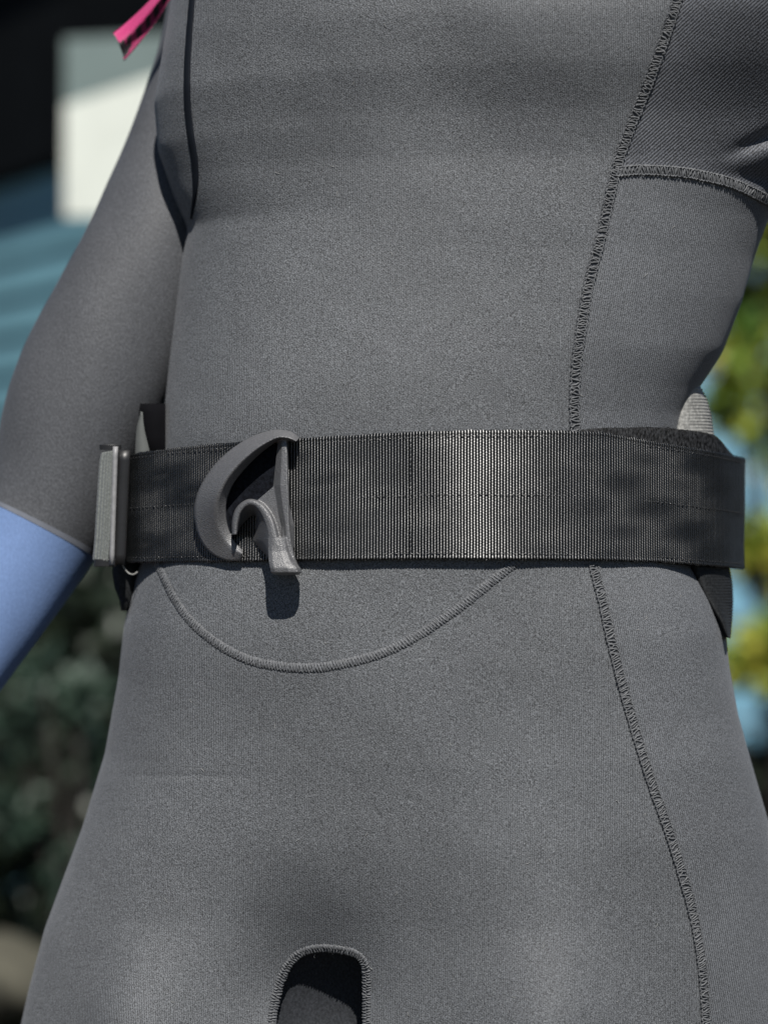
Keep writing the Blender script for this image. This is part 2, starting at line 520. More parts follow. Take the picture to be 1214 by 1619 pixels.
def seam(pts, width, pitch, name, base_mat, thr_mat, style='cover', lift=0.0007, r=0.00042):
    """raised tape with overlocked thread; width and pitch in metres"""
    L = 0
    q = spline(pts, 400)
    P3 = [on_body(x, y) for x, y in q]
    pos = np.array([p[0] for p in P3]); nor = np.array([p[1] for p in P3])
    k = np.hanning(13); k /= k.sum()
    nor = np.stack([np.convolve(np.pad(nor[:, i], 6, mode='edge'), k, 'valid') for i in range(3)], -1)
    seg = np.linalg.norm(np.diff(pos, axis=0), axis=1)
    Ls = np.concatenate([[0], np.cumsum(seg)])
    n = int(Ls[-1] / 0.0012)
    s = np.linspace(0, Ls[-1], n)
    pos_s = np.stack([np.interp(s, Ls, pos[:, i]) for i in range(3)], -1)
    nor_s = np.stack([np.interp(s, Ls, nor[:, i]) for i in range(3)], -1)
    nor_s /= np.linalg.norm(nor_s, axis=1)[:, None]
    tan = np.gradient(pos_s, axis=0); tan /= np.linalg.norm(tan, axis=1)[:, None]
    sid = np.cross(tan, nor_s)
    prof = [(-.62, -1.2), (-.52, .15), (-.36, 1), (-.1, .62), (.1, .62), (.36, 1), (.52, .15), (.62, -1.2)] if style != 'rope' else \
        [(-.6, -1.2), (-.5, .3), (-.3, 1.2), (0, 1.6), (.3, 1.2), (.5, .3), (.6, -1.2)]
    vv = []
    for i in range(n):
        wob = 1 + 0.05 * math.sin(i * 0.9)
        for (a, h) in prof:
            vv.append(pos_s[i] + sid[i] * a * width * wob + nor_s[i] * h * lift)
    o = mk(name, vv, grid_faces(n, len(prof)), base_mat, suit)
    mb = MB()

    def at(ss, a, h):
        i = np.clip(np.interp(ss, s, np.arange(n)), 0, n - 1)
        i0 = int(i); i1 = min(i0 + 1, n - 1); t = i - i0
        p = pos_s[i0] * (1 - t) + pos_s[i1] * t; nn = nor_s[i0]; sd = sid[i0]
        return Vector(p + sd * a * width + nn * h)
    m = int(Ls[-1] / pitch)
    for j in range(m):
        s0 = (j + .5) * pitch + random.uniform(-.12, .12) * pitch
        dv = random.uniform(-.1, .1) * pitch
        a0 = random.uniform(.42, .52); a1 = random.uniform(.42, .52)
        rr = r * random.uniform(.85, 1.2)
        J = lambda k: random.uniform(-k, k)
        if style == 'cover':      # flat lock: crossing loops over the tape plus a lap at each edge
            sl_ = random.choice((-1, 1, 1)) * random.uniform(.15, .45)
            mb.tube([at(s0 - sl_ * pitch, -a0 + J(.03), lift * .5), at(s0 - .7 * sl_ * pitch + dv, -.26 + J(.05), lift * (1.5 + J(.4))), at(s0 + J(.2) * pitch, J(.08), lift * (1.4 + J(.3))), at(s0 + .7 * sl_ * pitch + dv, .26 + J(.05), lift * (1.6 + J(.4))), at(s0 + sl_ * pitch, a1 + J(.03), lift * .5)], rr * 1.15, 5, False)
            if random.random() < .8:
                mb.tube([at(s0 + .5 * pitch, -.40 + J(.06), lift), at(s0 + (.35 + J(.2)) * pitch, -.1 + J(.1), lift * 1.5), at(s0 + (.6 + J(.2)) * pitch, .2 + J(.1), lift * 1.5), at(s0 + .5 * pitch, .42 + J(.06), lift * .8)], rr * .9, 5, False)
            for sg in (-1, 1):
                mb.tube([at(s0 - (.45 + J(.1)) * pitch, sg * (.36 + J(.05)), lift * 1.2), at(s0 + J(.2) * pitch, sg * (.48 + J(.04)), lift * (1.8 + J(.3))), at(s0 + (.4 + J(.1)) * pitch, sg * (.36 + J(.05)), lift * 1.2)], rr * random.uniform(.9, 1.25), 5, False)
        elif style == 'rope':     # slanted wraps over a cord, thin crossing threads between
            k_ = random.uniform(.3, .6)
            mb.tube([at(s0 - k_ * pitch, -.52 + J(.06), 0), at(s0 - .25 * pitch, -.3, lift * (1.7 + J(.3))), at(s0 + dv, J(.08), lift * (2.1 + J(.3))), at(s0 + .25 * pitch, .3, lift * (1.7 + J(.3))), at(s0 + k_ * pitch, .52 + J(.06), 0)], rr, 5, False)
            mb.tube([at(s0 + (.5 + J(.3)) * pitch, -.45, lift * .8), at(s0 + J(.5) * pitch, J(.2), lift * 2.3), at(s0 - (.5 + J(.3)) * pitch, .45, lift * .8)], rr * .8, 5, False)
        else:                     # overlock wraps, two uneven rows
            mb.tube([at(s0 + J(.3) * pitch, -.58 + J(.06), 0), at(s0 + dv, -.36 + J(.06), lift * (1.5 + J(.3))), at(s0 + J(.3) * pitch, -.05 + J(.06), lift * .9)], rr * 1.2, 5, False)
            mb.tube([at(s0 + (.4 + J(.3)) * pitch, -.05 + J(.06), lift * .8), at(s0 + .4 * pitch + dv, .26 + J(.06), lift * (1.5 + J(.3))), at(s0 + (.4 + J(.3)) * pitch, .56 + J(.06), 0)], rr * 1.2, 5, False)
    mb.build('stitching', thr_mat, suit, kind='stuff')
    return o


seam(SIDE, 0.0061, 0.0026, 'seam', M['seam'], M['thread'], 'cover')
seam(UNDER, 0.0059, 0.0022, 'seam', M['seam'], M['thread'], 'cover', lift=0.0007)
seam(BELLY, 0.0050, 0.0018, 'seam', M['seam'], M['thread_light'], 'rope', lift=0.00045, r=0.00042)
seam(ARCH, 0.0046, 0.0017, 'seam', M['seam'], M['thread'], 'wrap', lift=0.0010, r=0.00034)

mb = MB()
q = spline(PIPE, 90)
pp = [on_body(x, y) for x, y in q]
rings = []
for i, (p, n) in enumerate(pp):
    t = (pp[min(i + 1, 89)][0] - pp[max(i - 1, 0)][0]).normalized()
    sd = t.cross(n).normalized()
    w = 0.0031 * min(1, (89 - i) / 18 + .25)
    rings.append([p + sd * (w * math.cos(a)) + n * (0.0010 * math.sin(a)) for a in np.linspace(0, 2 * math.pi, 10, endpoint=False)])
mb.loft(rings)
mb.build('piping', M['rubber'], suit, label='thin dark rubber strip along the chest edge')

# thighs, shins and feet below the frame, neck above it
mb = MB()
for sgn, x0 in ((-1, 290), (1, 880)):
    a = P(x0, 1860, 0.10)
    mb.tube([a, Vector((a.x * .95, .10, .45)), Vector((a.x * .95, .11, .30)), Vector((a.x * .95, .12, .09)), Vector((a.x * .95, .12, .03))], [.088, .062, .060, .042, .044], 20)
    mb.tube([Vector((a.x * .95, .15, .04)), Vector((a.x * .97, .05, .045)), Vector((a.x, -.04, .03)), Vector((a.x, -.08, .025))], [.038, .042, .036, .020], 16)
mb.build('trouser_leg', M['suit'], suit)


# right arm (left of the picture): sleeve then blue forearm
ARM = [(440, -200, .19, 140), (352, 120, .175, 110), (266, 350, .145, 110), (194, 500, .134, 116), (132, 640, .130, 119), (70, 820, .125, 100), (-60, 1030, .11, 86), (-170, 1220, .08, 70), (-215, 1310, .06, 58)]
A = spline([(a[0], a[1], a[2] * 1000, a[3]) for a in ARM], 220)
cen = [P(a[0], a[1], a[2] / 1000) for a in A]
rad = [a[3] * S * (D + a[2] / 1000) / D for a in A]


def arm_rings(i0, i1, grow=1.0):
    vv = []; n = 64
    for i in range(i0, i1):
        t = (cen[min(i + 1, 219)] - cen[max(i - 1, 0)]).normalized()
        side = t.cross(Vector((0, -1, 0))).normalized()
        up = side.cross(t).normalized()
        for k in range(n):
            a = 2 * math.pi * k / n
            w = 1 + .010 * math.sin(3 * a + i * .11) + .006 * math.sin(5 * a - i * .23)
            vv.append(cen[i] + (side * math.cos(a) + up * math.sin(a) * .94) * rad[i] * w * grow)
    return vv, grid_faces(i1 - i0, n, wrap=True)


icut = int(np.argmin([abs(a[0] - 62) + abs(a[1] - 838) for a in A]))
v, f = arm_rings(0, icut + 1)
sleeve = mk('sleeve', v, f, M['sleeve'], suit)
v, f = arm_rings(icut, 220, 1.01)
mk('sleeve_cuff', v, f, M['blue'], suit, label='blue forearm section of the sleeve')
v, f = arm_rings(icut - 1, icut + 1, 1.018)
mk('cuff_seam', v, f, plain('pale_seam_tape', (0.12, 0.13, 0.155), rough=.8), suit)
# hand at the end of the sleeve, out of the frame
hand_m = plain('skin', (0.42, 0.26, 0.19), rough=.55, var=.08, scale=40)
ax_ = (cen[219] - cen[200]).normalized(); fr_ = Vector((0, -1, 0)); fr_ = (fr_ - ax_ * fr_.dot(ax_)).normalized(); sd_ = ax_.cross(fr_).normalized()
w_ = cen[219]
mb = MB()
mb.loft([[w_ + ax_ * l_ + sd_ * (a_ * math.cos(t_)) + fr_ * (b_ * math.sin(t_)) for t_ in np.linspace(0, 2 * math.pi, 16, endpoint=False)] for l_, a_, b_ in ((-.02, .024, .019), (.01, .026, .018), (.04, .036, .015), (.07, .041, .014), (.092, .040, .012))])
for k_, (o_, l1_) in enumerate(((-.030, .070), (-.010, .082), (.010, .076), (.029, .058))):
    p0_ = w_ + ax_ * .085 + sd_ * o_
    mb.tube([p0_, p0_ + ax_ * l1_ * .45 + fr_ * .004 + sd_ * o_ * .1, p0_ + ax_ * l1_ * .75 + fr_ * .014 + sd_ * o_ * .1, p0_ + ax_ * l1_ * .9 + fr_ * .027], [.0098, .0088, .0078, .0055], 10)
p0_ = w_ + ax_ * .03 - sd_ * .028
mb.tube([p0_, p0_ + ax_ * .025 - sd_ * .022 + fr_ * .012, p0_ + ax_ * .052 - sd_ * .026 + fr_ * .022, p0_ + ax_ * .066 - sd_ * .024 + fr_ * .028], [.013, .011, .0095, .006], 10)
mb.build('hand', hand_m, person)
# left upper arm, leaving the frame at the right
mb = MB()
mb.tube([P(1240, 40, .08), P(1340, 70, .08), P(1440, 240, .10), P(1500, 520, .13), P(1510, 800, .13)], [.05, .058, .052, .045, .04], 24)
mb.build('sleeve', M['sleeve'], suit)

# a little lint caught on the jersey
mb = MB()
for k in range(70):
    x_, y_ = random.uniform(240, 1090), random.choice((random.uniform(10, 660), random.uniform(920, 1610)))
    p, n = on_body(x_, y_)
    a_ = random.uniform(0, math.pi); l_ = random.uniform(.0004, .0016)
    d_ = Vector((math.cos(a_), 0, math.sin(a_))); d_ = (d_ - n * d_.dot(n)).normalized(); q_ = n.cross(d_)
    c_ = random.uniform(-.5, .5) * l_
    mb.tube([p + n * .0003 - d_ * l_, p + n * .0006 + q_ * c_, p + n * .0003 + d_ * l_], .00011, 4, False)
mb.build('lint', plain('pale_lint', (.30, .30, .29), rough=.9), suit, kind='stuff')

# ------------------------------------------------------------------ belt
BP_L, BP_R = 183, 1174
# the front follows the belly a few millimetres off it, the ends swing clear of the hips, the back is an oval
zs = np.linspace(P(0, 884, 0).z, P(0, 692, 0).z, 13)


def belly_y(px):
    best = 9
    for z_ in zs:
        d_ = Vector(((px - CX) * S / D, 1, (z_ - CZ) / D)).normalized()
        h_ = bvh.ray_cast(cam_loc, d_)
        if h_[0] is not None: best = min(best, h_[0].y)
    return best


gpx = np.arange(290, 1031, 10)
gy = np.array([belly_y(p) for p in gpx])
kz = np.hanning(21); kz /= kz.sum()
gs = np.convolve(np.pad(gy, 10, mode='reflect', reflect_type='odd'), kz, 'valid')
gs = np.minimum(gs, gy) - 0.0045
gs = np.convolve(np.pad(gs, 10, mode='reflect', reflect_type='odd'), kz, 'valid')
pts2 = [(P(p, 0, y_).x, y_) for p, y_ in ((BP_L, .110), (BP_L + 2, .094), (BP_L + 12, .077), (BP_L + 38, .0615), (272, .0455))]
pts2 += [(P(p, 0, y_).x, y_) for p, y_ in list(zip(gpx, gs))[5:-2:4]]
ye = gs[-3]
pts2 += [(P(p, 0, y_).x, y_) for p, y_ in ((1060, ye + .012), (1105, ye + .027), (1142, ye + .047), (1164, ye + .068), (BP_R, ye + .092))]
pl_, pr_ = pts2[0], pts2[-1]
for a_ in np.linspace(0, math.pi, 15)[1:-1]:
    t_ = (1 - math.cos(a_)) / 2
    pts2.append((pr_[0] * (1 - t_) + pl_[0] * t_ + .004 * math.sin(a_) * math.cos(a_), (pr_[1] * (1 - t_) + pl_[1] * t_) + .125 * math.sin(a_) ** .8))
pts2.append(pl_)
loop = spline(pts2, 1400)
ks = np.hanning(41); ks /= ks.sum()
loop = np.stack([np.convolve(np.concatenate([loop[-21:-1, k], loop[:-1, k], loop[:21, k]]), ks, 'valid') for k in range(2)], -1)
loop = np.vstack([loop, loop[:1]])
Lb = np.concatenate([[0], np.cumsum(np.linalg.norm(np.diff(loop, axis=0), axis=1))])
LBT = Lb[-1]


def belt_xy(s, off=0.0):
    s = np.mod(s, LBT)
    x = np.interp(s, Lb, loop[:, 0]); y = np.interp(s, Lb, loop[:, 1])
    e = 0.002
    x1 = np.interp(np.mod(s + e, LBT), Lb, loop[:, 0]); y1 = np.interp(np.mod(s + e, LBT), Lb, loop[:, 1])
    x0 = np.interp(np.mod(s - e, LBT), Lb, loop[:, 0]); y0 = np.interp(np.mod(s - e, LBT), Lb, loop[:, 1])
    tx, ty = x1 - x0, y1 - y0
    l = np.hypot(tx, ty); tx /= l; ty /= l
    return x + ty * off, y - tx * off, tx, ty


TOP = [(140, 722), (190, 720), (215, 716), (262, 710), (330, 702), (400, 697), (470, 693), (560, 688), (650, 683), (750, 680), (850, 680), (950, 683), (1015, 695), (1096, 708), (1148, 717), (1185, 728)]
BOT = [(140, 891), (190, 890), (262, 889), (385, 888), (470, 886), (700, 884), (850, 885), (950, 886), (1047, 889), (1169, 899), (1185, 900)]


def z_at(x, y, table):
    k = S * (D + y) / D
    px = x / k + CX
    py = smooth_interp(px, [t[0] for t in table], [t[1] for t in table])
    return CZ + (CY - py) * k


ss = np.linspace(0, LBT, 4000)
bx, by, tx, ty = belt_xy(ss)
# front arc = where the outward normal (ty,-tx) faces the camera
facing = (ty * (0 - bx) - tx * (-D - by)) > 0
fi = np.where(facing)[0]
s_a, s_b = ss[fi[0]], ss[fi[-1]]
if s_b - s_a > LBT * .9:
    g = np.where(np.diff(fi) > 5)[0][0]
    s_a, s_b = ss[fi[g + 1]] - LBT, ss[fi[g]]


def s_of_px(px):
    s = np.linspace(s_a, s_b, 3000)
    x, y, _, _ = belt_xy(s)
    p = x / (S * (D + y) / D) + CX
    i = np.argmin(np.abs(p - px))
    return s[i]


belt_root = Vector((0, 0.1, P(600, 790, 0).z))
belt = empty('dive_belt', belt_root, 'wide black ribbed webbing belt with a hooked plastic buckle round the wetsuit waist', 'belt')

PITCH = 0.00172
s0 = s_of_px(196)
s1 = s_b + 0.03
cols = np.arange(s0, s1, PITCH / 9)
nr = 216
rows = np.linspace(0, 1, nr)
x, y, tx, ty = belt_xy(cols)
zt = z_at(x, y, TOP); zb = z_at(x, y, BOT)
CR = np.zeros((nr, len(cols))); VV = np.zeros((nr, len(cols), 3)); UV = np.zeros((nr, len(cols), 2))
rib_i = np.floor(cols / PITCH)
jit = rng.uniform(-.12, .12, 4000)
ph = cols / PITCH * 2 * math.pi
for r, t in enumerate(rows):
    z = zb * (1 - t) + zt * t
    wv = 0.35 * np.sin(t * 9 + cols * 60) + 0.2 * np.sin(t * 23 - cols * 90)
    q_ = np.mod((ph + wv * .5) / (2 * math.pi), 1.0)
    e_ = np.abs(q_ - .5) * 2                                         # 0 on the crown of a cord, 1 in the valley
    rib = np.where(e_ < .56, 1 - .07 * (e_ / .56) ** 2, .93 * (1 - (e_ - .56) / .44))   # gently rounded crown, steep valley
    bead = np.sin(2 * math.pi * (t * 0.0735 / 0.0016 + .5 * (rib_i % 2)) + jit[(rib_i.astype(int)) % 4000] * 6)
    h = 0.00064 * rib * (1 + jit[(rib_i.astype(int) * 7) % 4000] * .8) + 0.00012 * bead * rib
    edge = min(t, 1 - t) * 0.0735
    if edge < 0.0022: h = h + 0.0003 * math.sin(edge / 0.0022 * math.pi)     # selvedge roll
    h -= 0.0007 * math.exp(-(edge / 0.0005) ** 2)
    big = 0.0006 * np.sin(cols * 38 + 1.0) + 0.0004 * np.sin(cols * 75 + t * 2)
    VV[r, :, 0] = x + ty * (h + big); VV[r, :, 1] = y - tx * (h + big); VV[r, :, 2] = z
    CR[r] = np.clip((.58 - e_) / .10, 0, 1)
    UV[r, :, 0] = cols * 10; UV[r, :, 1] = t
VV[0, :, 2] += 0.00025 * np.sin(cols / 0.0011) + .0002 * np.sin(cols / .0037)
VV[-1, :, 2] += 0.00025 * np.sin(cols / 0.0012 + 1) + .0002 * np.sin(cols / .0041)
fv = VV.reshape(-1, 3); ff = grid_faces(nr, len(cols)); fuv = UV.reshape(-1, 2)
# inner face + edges, 2 mm thick
ci = np.arange(0, len(cols), 18)
xi, yi, _, _ = belt_xy(cols[ci], -0.0022)
inn = np.zeros((2, len(ci), 3))
inn[0, :, 0] = xi; inn[0, :, 1] = yi; inn[0, :, 2] = zb[ci]
inn[1, :, 0] = xi; inn[1, :, 1] = yi; inn[1, :, 2] = zt[ci]
o1 = len(fv)
extra = [tuple(int(a) for a in q) for q in grid_faces(2, len(ci), off=o1)[:, ::-1]]
m = len(ci)
for j in range(m - 1):
    extra.append((o1 + j, o1 + j + 1, int(ci[j + 1]), int(ci[j])))
    extra.append((int((nr - 1) * len(cols) + ci[j]), int((nr - 1) * len(cols) + ci[j + 1]), o1 + m + j + 1, o1 + m + j))
allv = np.vstack([fv, inn.reshape(-1, 3)])
alluv = np.vstack([fuv, np.stack([np.tile(cols[ci] * 10, 2), np.repeat([0., 1.], m)], -1)])
mk('webbing', allv, [tuple(q) for q in ff.tolist()] + extra, M['webbing'], belt, uv=alluv, attr=np.concatenate([CR.ravel(), np.zeros(2 * m)]))
# the belt round the back, plain
sb = np.linspace(s1 - 0.001, LBT + s0 - 0.004, 160)
x, y, tx, ty = belt_xy(sb, -0.0003)
x2, y2, _, _ = belt_xy(sb, -0.0022)
zt_, zb_ = np.linspace(zt[-1], zt[0], 160), np.linspace(zb[-1], zb[0], 160)
vv = np.concatenate([np.stack([x, y, zb_], -1), np.stack([x, y, zt_], -1), np.stack([x2, y2, zt_], -1), np.stack([x2, y2, zb_], -1), np.stack([x, y, zb_], -1)])
mk('back_strap', vv, grid_faces(5, 160), M['black_fabric'], belt)


def belt_pt(px, t, off):
    s = s_of_px(px)
    x, y, tx, ty = belt_xy(np.array([s]), off)
    zt = z_at(x, y, TOP)[0]; zb = z_at(x, y, BOT)[0]
    return Vector((x[0], y[0], zb * (1 - t) + zt * t)), Vector((ty[0], -tx[0], 0)), Vector((tx[0], ty[0], 0))


# stitch lines
mb = MB()
for t in (0.045, 0.5, 0.955):
    s = s0 + 0.004
    while s < s_b - 0.004:
        a = []
        for ds, h in ((0, .0001), (.0006, .0006), (.0012, .0001)):
            x, y, tx, ty = belt_xy(np.array([s + ds]), h + 0.0003)
            zz = z_at(x, y, BOT)[0] * (1 - t) + z_at(x, y, TOP)[0] * t
            a.append(Vector((x[0], y[0], zz + random.uniform(-.0002, .0002))))
        mb.tube(a, 0.00026, 5, False)
        s += 0.0030 + random.uniform(-.0003, .0003)
for k in range(24):
    t = 0.06 + k * 0.037
    a, n, tt = belt_pt(649, t, 0.0006); b, _, _ = belt_pt(649, t + 0.024, 0.0006)
    mb.tube([a, (a + b) / 2 + n * .0005, b], 0.00035, 5, False)
mb.build('stitching', plain('black_thread', (0.03, 0.031, 0.033), rough=.3, spec=.8, scale=500), belt, kind='stuff')

# velcro lining standing above the webbing at the right
LT = [(780, 690), (850, 682), (950, 675), (1047, 677), (1110, 684), (1130, 689), (1146, 706), (1156, 722), (1185, 740)]
sv = np.linspace(s_of_px(800), s_b + 0.02, 500)
vv = []
for off, kind in ((-0.0026, 0), (-0.0030, 1), (-0.0048, 2), (-0.0075, 3), (-0.0090, 4), (-0.0092, 5)):
    x, y, tx, ty = belt_xy(sv, off)
    z1 = z_at(x, y, LT); z0 = z_at(x, y, BOT) + 0.003
    zz = {0: z0, 1: z1 - .0012, 2: z1 + .0003, 3: z1 + .0002, 4: z1 - .0015, 5: z0}[kind]
    zz = zz + (rng.normal(0, .00025, len(sv)) if kind in (1, 2, 3, 4) else 0)
    vv.append(np.stack([x, y, zz], -1))
mk('lining', np.concatenate(vv), grid_faces(6, len(sv)), M['velcro'], belt)

# padded support behind the hip: black ribbed pad below, grey ribbed elastic above
def pad(name, outline_l, outline_r, pys, y0, y1, mat, thick):
    rings_ = []
    for k in range(len(pys)):
        l, r_, py = outline_l[k], outline_r[k], pys[k]
        loop_ = []
        for a in np.linspace(0, 2 * math.pi, 28, endpoint=False):
            u = .5 - .5 * math.cos(a)
            yy = y0 + (y1 - y0) * u + 0
            px = l + (r_ - l) * u
            p = P(px, py, y0 + (y1 - y0) * (1 - u) * 0 + y0 * 0 + (yy - y0))
            p.y += thick * math.sin(a)
            loop_.append(p)
        rings_.append(loop_)
    m_ = MB(); m_.loft(rings_)
    return m_.build(name, mat, belt)


def ribbed(pys, l, r_, rib, amp):
    """dense rows with a rib in the outline"""
    yy = np.arange(pys[0], pys[-1], rib / 6)
    L_ = np.interp(yy, pys, l); R_ = np.interp(yy, pys, r_)
    w = np.sin(yy / rib * 2 * math.pi) * amp
    return list(L_ - w * 0), list(R_ + w), list(yy)


l_, r_, yy_ = ribbed([606, 612, 630, 655, 690, 740], [1088, 1082, 1076, 1068, 1062, 1060], [1096, 1106, 1116, 1123, 1128, 1132], 5.0, 0.9)
pad('elastic_band', l_, r_, yy_, .060, .085, M['pale_elastic'], .012)
l_, r_, yy_ = ribbed([860, 900, 925, 950, 980, 1000, 1008], [1080, 1092, 1102, 1115, 1135, 1144, 1148], [1150, 1153, 1157, 1158, 1156, 1153, 1150], 4.5, 0.8)
pad('hip_pad', l_, r_, yy_, .055, .090, M['black_fabric'], .013)

# ------------------------------------------------------------------ buckle
O, NB_, TB_ = belt_pt(388, 0.5, 0.0)
NB_.normalize()


def Q(px, py, h):
    """point on the plane h metres in front of the belt, seen at this pixel"""
    d = P(px, py, 0) - cam_loc
    o = O + NB_ * h
    t = (o - cam_loc).dot(NB_) / d.dot(NB_)
    return cam_loc + d * t


bk = MB()
outer = spline([(474, 693), (462, 683), (440, 679), (418, 683), (393, 693), (366, 710), (341, 733), (320, 763), (309, 792), (308, 822), (316, 852), (332, 873), (355, 885), (372, 887), (382, 886)], 60)
inner = spline([(466, 700), (455, 697), (441, 697), (427, 705), (408, 720), (388, 740), (369, 764), (359, 788), (357, 810), (359, 828), (364, 843), (370, 855), (376, 862), (380, 866), (384, 870)], 60)
rg = []
for i in range(60):
    o, n = outer[i], inner[i]
    u = i / 59
    Hh = 0.0110 + 0.0050 * math.sin(math.pi * min(1, u * 1.15)) ** .8
    k_ = min(1, max(0, (u - .55) / .45)); Hh = max(Hh * (1 - .68 * k_ * k_ * (3 - 2 * k_)), 0.0045)
    loop_ = []
    for w, h in ((0.0, .0004), (0.0, .30 * Hh), (.05, .46 * Hh), (.3, .70 * Hh), (.52, .90 * Hh), (.62, .98 * Hh), (.69, Hh), (.76, .95 * Hh), (1.0, .50 * Hh), (1.03, .0004)):
        p = o * (1 - w) + n * w
        loop_.append(Q(p[0], p[1], h))
    rg.append(loop_)
bk.loft(rg)


def prism(poly, h_front, h_back=0.0004, shrink=0.0):
    fr = [Q(x, y, h) for (x, y, h) in [(p[0], p[1], p[2] if len(p) > 2 else h_front) for p in poly]]
    ba = []
    for v_ in fr:
        hh = (v_ - O).dot(NB_)
        ba.append(v_ - NB_ * (hh - h_back))
    bk.loft([ba, fr])


# bar holding the webbing: a long triangular facet
rg = []
for (py, l, r_, hl, hr) in ((688, 441, 458, .006, .008), (700, 439, 455, .006, .0085), (730, 436, 456, .006, .0095), (768, 432, 457, .006, .0105), (800, 438, 458, .0065, .0105), (830, 446, 459, .008, .0105), (860, 446, 462, .010, .0105), (885, 446, 468, .012, .010), (903, 446, 476, .012, .009)):
    rg.append([Q(l, py, .0004), Q(l, py, hl), Q(l * .55 + r_ * .45, py, hr * 1.02), Q(r_ - 2, py, hr), Q(r_, py, hr * .6), Q(r_, py, .0004)])
bk.loft(rg)
# web plate between bar and hook
prism([(404, 793), (432, 769), (446, 780), (458, 830), (458, 866), (430, 866), (420, 815)], .0068)
# inner hook: a standing ribbon bent over like a crook
ho = spline([(367, 846), (367, 826), (371, 808), (380, 796), (393, 789), (407, 791), (420, 800), (432, 818), (440, 845), (446, 880), (450, 905)], 50)
hi = spline([(375, 845), (377, 828), (381, 814), (387, 805), (395, 800), (404, 803), (412, 814), (419, 832), (423, 856), (424, 880), (428, 903)], 50)
rg = []
for i in range(50):
    o, n = ho[i], hi[i]; u = i / 49
    Hh = .0125 + .0045 * u
    loop_ = []
    for w, h in ((0, .0004), (0, Hh * .8), (.2, Hh * .97), (.5, Hh), (.8, Hh * .97), (1, Hh * .85), (1.0 + 1.7 * math.sin(math.pi * min(1, u * 1.15)), .0004)):
        p = o * (1 - w) + n * w
        loop_.append(Q(p[0], p[1], h))
    rg.append(loop_)
bk.loft(rg)
# tail lip
rg = []
for (py, l, r_, h0, h1) in ((850, 424, 456, .004, .0155), (872, 424, 460, .004, .0165), (888, 425, 466, .004, .0185), (898, 427, 475, .003, .0195), (905, 429, 477, .003, .0190), (909, 434, 472, .004, .0165)):
    rg.append([Q(l, py, h0), Q(l, py, h1 * .95), Q(l + 6, py, h1), Q((l + r_) / 2 + 4, py, h1 * .93), Q(r_ - 6, py, h1 * .80), Q(r_, py, h1 * .55), Q(r_, py, h0)])
bk.loft(rg)
tmp = bk.build('buckle', M['plastic'], belt)
md = tmp.modifiers.new('remesh', 'REMESH'); md.mode = 'VOXEL'; md.voxel_size = 0.00038; md.use_smooth_shade = True
ms = tmp.modifiers.new('smooth', 'SMOOTH'); ms.factor = 0.5; ms.iterations = 3
dg = bpy.context.evaluated_depsgraph_get()
me = bpy.data.meshes.new_from_object(tmp.evaluated_get(dg))
tmp.modifiers.clear()
old = tmp.data
tmp.data = me
bpy.data.meshes.remove(old)
if not me.materials: me.materials.append(M['plastic'])
# dark matte patch added over the webbing in the buckle hole
hk = MB()
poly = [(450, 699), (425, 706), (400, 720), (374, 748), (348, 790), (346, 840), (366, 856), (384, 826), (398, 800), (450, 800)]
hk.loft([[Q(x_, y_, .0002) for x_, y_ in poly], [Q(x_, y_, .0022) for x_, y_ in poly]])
hk.build('hole_patch', plain('matte_navy_black', (.006, .007, .010), rough=.95, var=.6, scale=500, bump=.6, spec=.08), belt, smooth=False)
tmp['label'] = 'moulded dark grey hook buckle gripping the webbing'

# ------------------------------------------------------------------ slider and strap loop at the left end
yL = belt_pt(200, .5, 0)[0].y


def strip_v(name, pts_l, pts_r, mat, n=90, ribs=4, amp=.0004, thick=.002, yl=0.0, yr=0.0):
    """vertical band between two outlines (top to bottom), ribbed across its width"""
    a = spline(pts_l, n); b = spline(pts_r, n)
    m = ribs * 8 + 1
    fr = []; bk_ = []
    for i in range(n):
        for j in range(m):
            t = j / (m - 1)
            p = a[i] * (1 - t) + b[i] * t
            bulge = math.sin(math.pi * t) * .0022
            y_ = yl * (1 - t) + yr * t - bulge - amp * abs(math.sin(math.pi * ribs * t)) - .00012 * math.sin(i * 2.2 + (int(t * ribs) % 2) * 3.1)
            fr.append(P(p[0], p[1], y_)); q_ = P(p[0], p[1], y_); q_.y += thick; bk_.append(q_)
    vv = fr + bk_
    f1 = grid_faces(n, m).tolist(); o_ = n * m
    f2 = [[c + o_ for c in reversed(q)] for q in grid_faces(n, m).tolist()]
    ed = []
    for i in range(n - 1):
        ed += [[i * m, (i + 1) * m, o_ + (i + 1) * m, o_ + i * m], [i * m + m - 1, o_ + i * m + m - 1, o_ + (i + 1) * m + m - 1, (i + 1) * m + m - 1]]
    for j in range(m - 1):
        ed += [[j, o_ + j, o_ + j + 1, j + 1], [(n - 1) * m + j, (n - 1) * m + j + 1, o_ + (n - 1) * m + j + 1, o_ + (n - 1) * m + j]]
    return mk(name, vv, f1 + f2 + ed, mat, belt)


strip_v('strap_loop', [(160, 716), (157, 740), (153, 800), (150, 850), (147, 886)], [(182, 712), (181, 740), (178, 800), (175, 850), (172, 888)], M['webbing_grey'], ribs=5, amp=.0013, yl=yL - .006, yr=yL - .012)
mb = MB()


def bar(l, r_, t, b_, y0, y1, sl):
    """upright bar between pixel columns l..r_, rows t..b_, leaning by sl px"""
    rg_ = []
    for k, py in enumerate(np.linspace(t, b_, 12)):
        sft = sl * (py - t) / (b_ - t)
        c0 = [(l, y1), (l, y0 + .0012), (l + 3, y0), (r_ - 3, y0), (r_, y0 + .0012), (r_, y1)]
        rg_.append([P(x_ + sft, py, y_) for x_, y_ in c0])
    mb.loft(rg_)


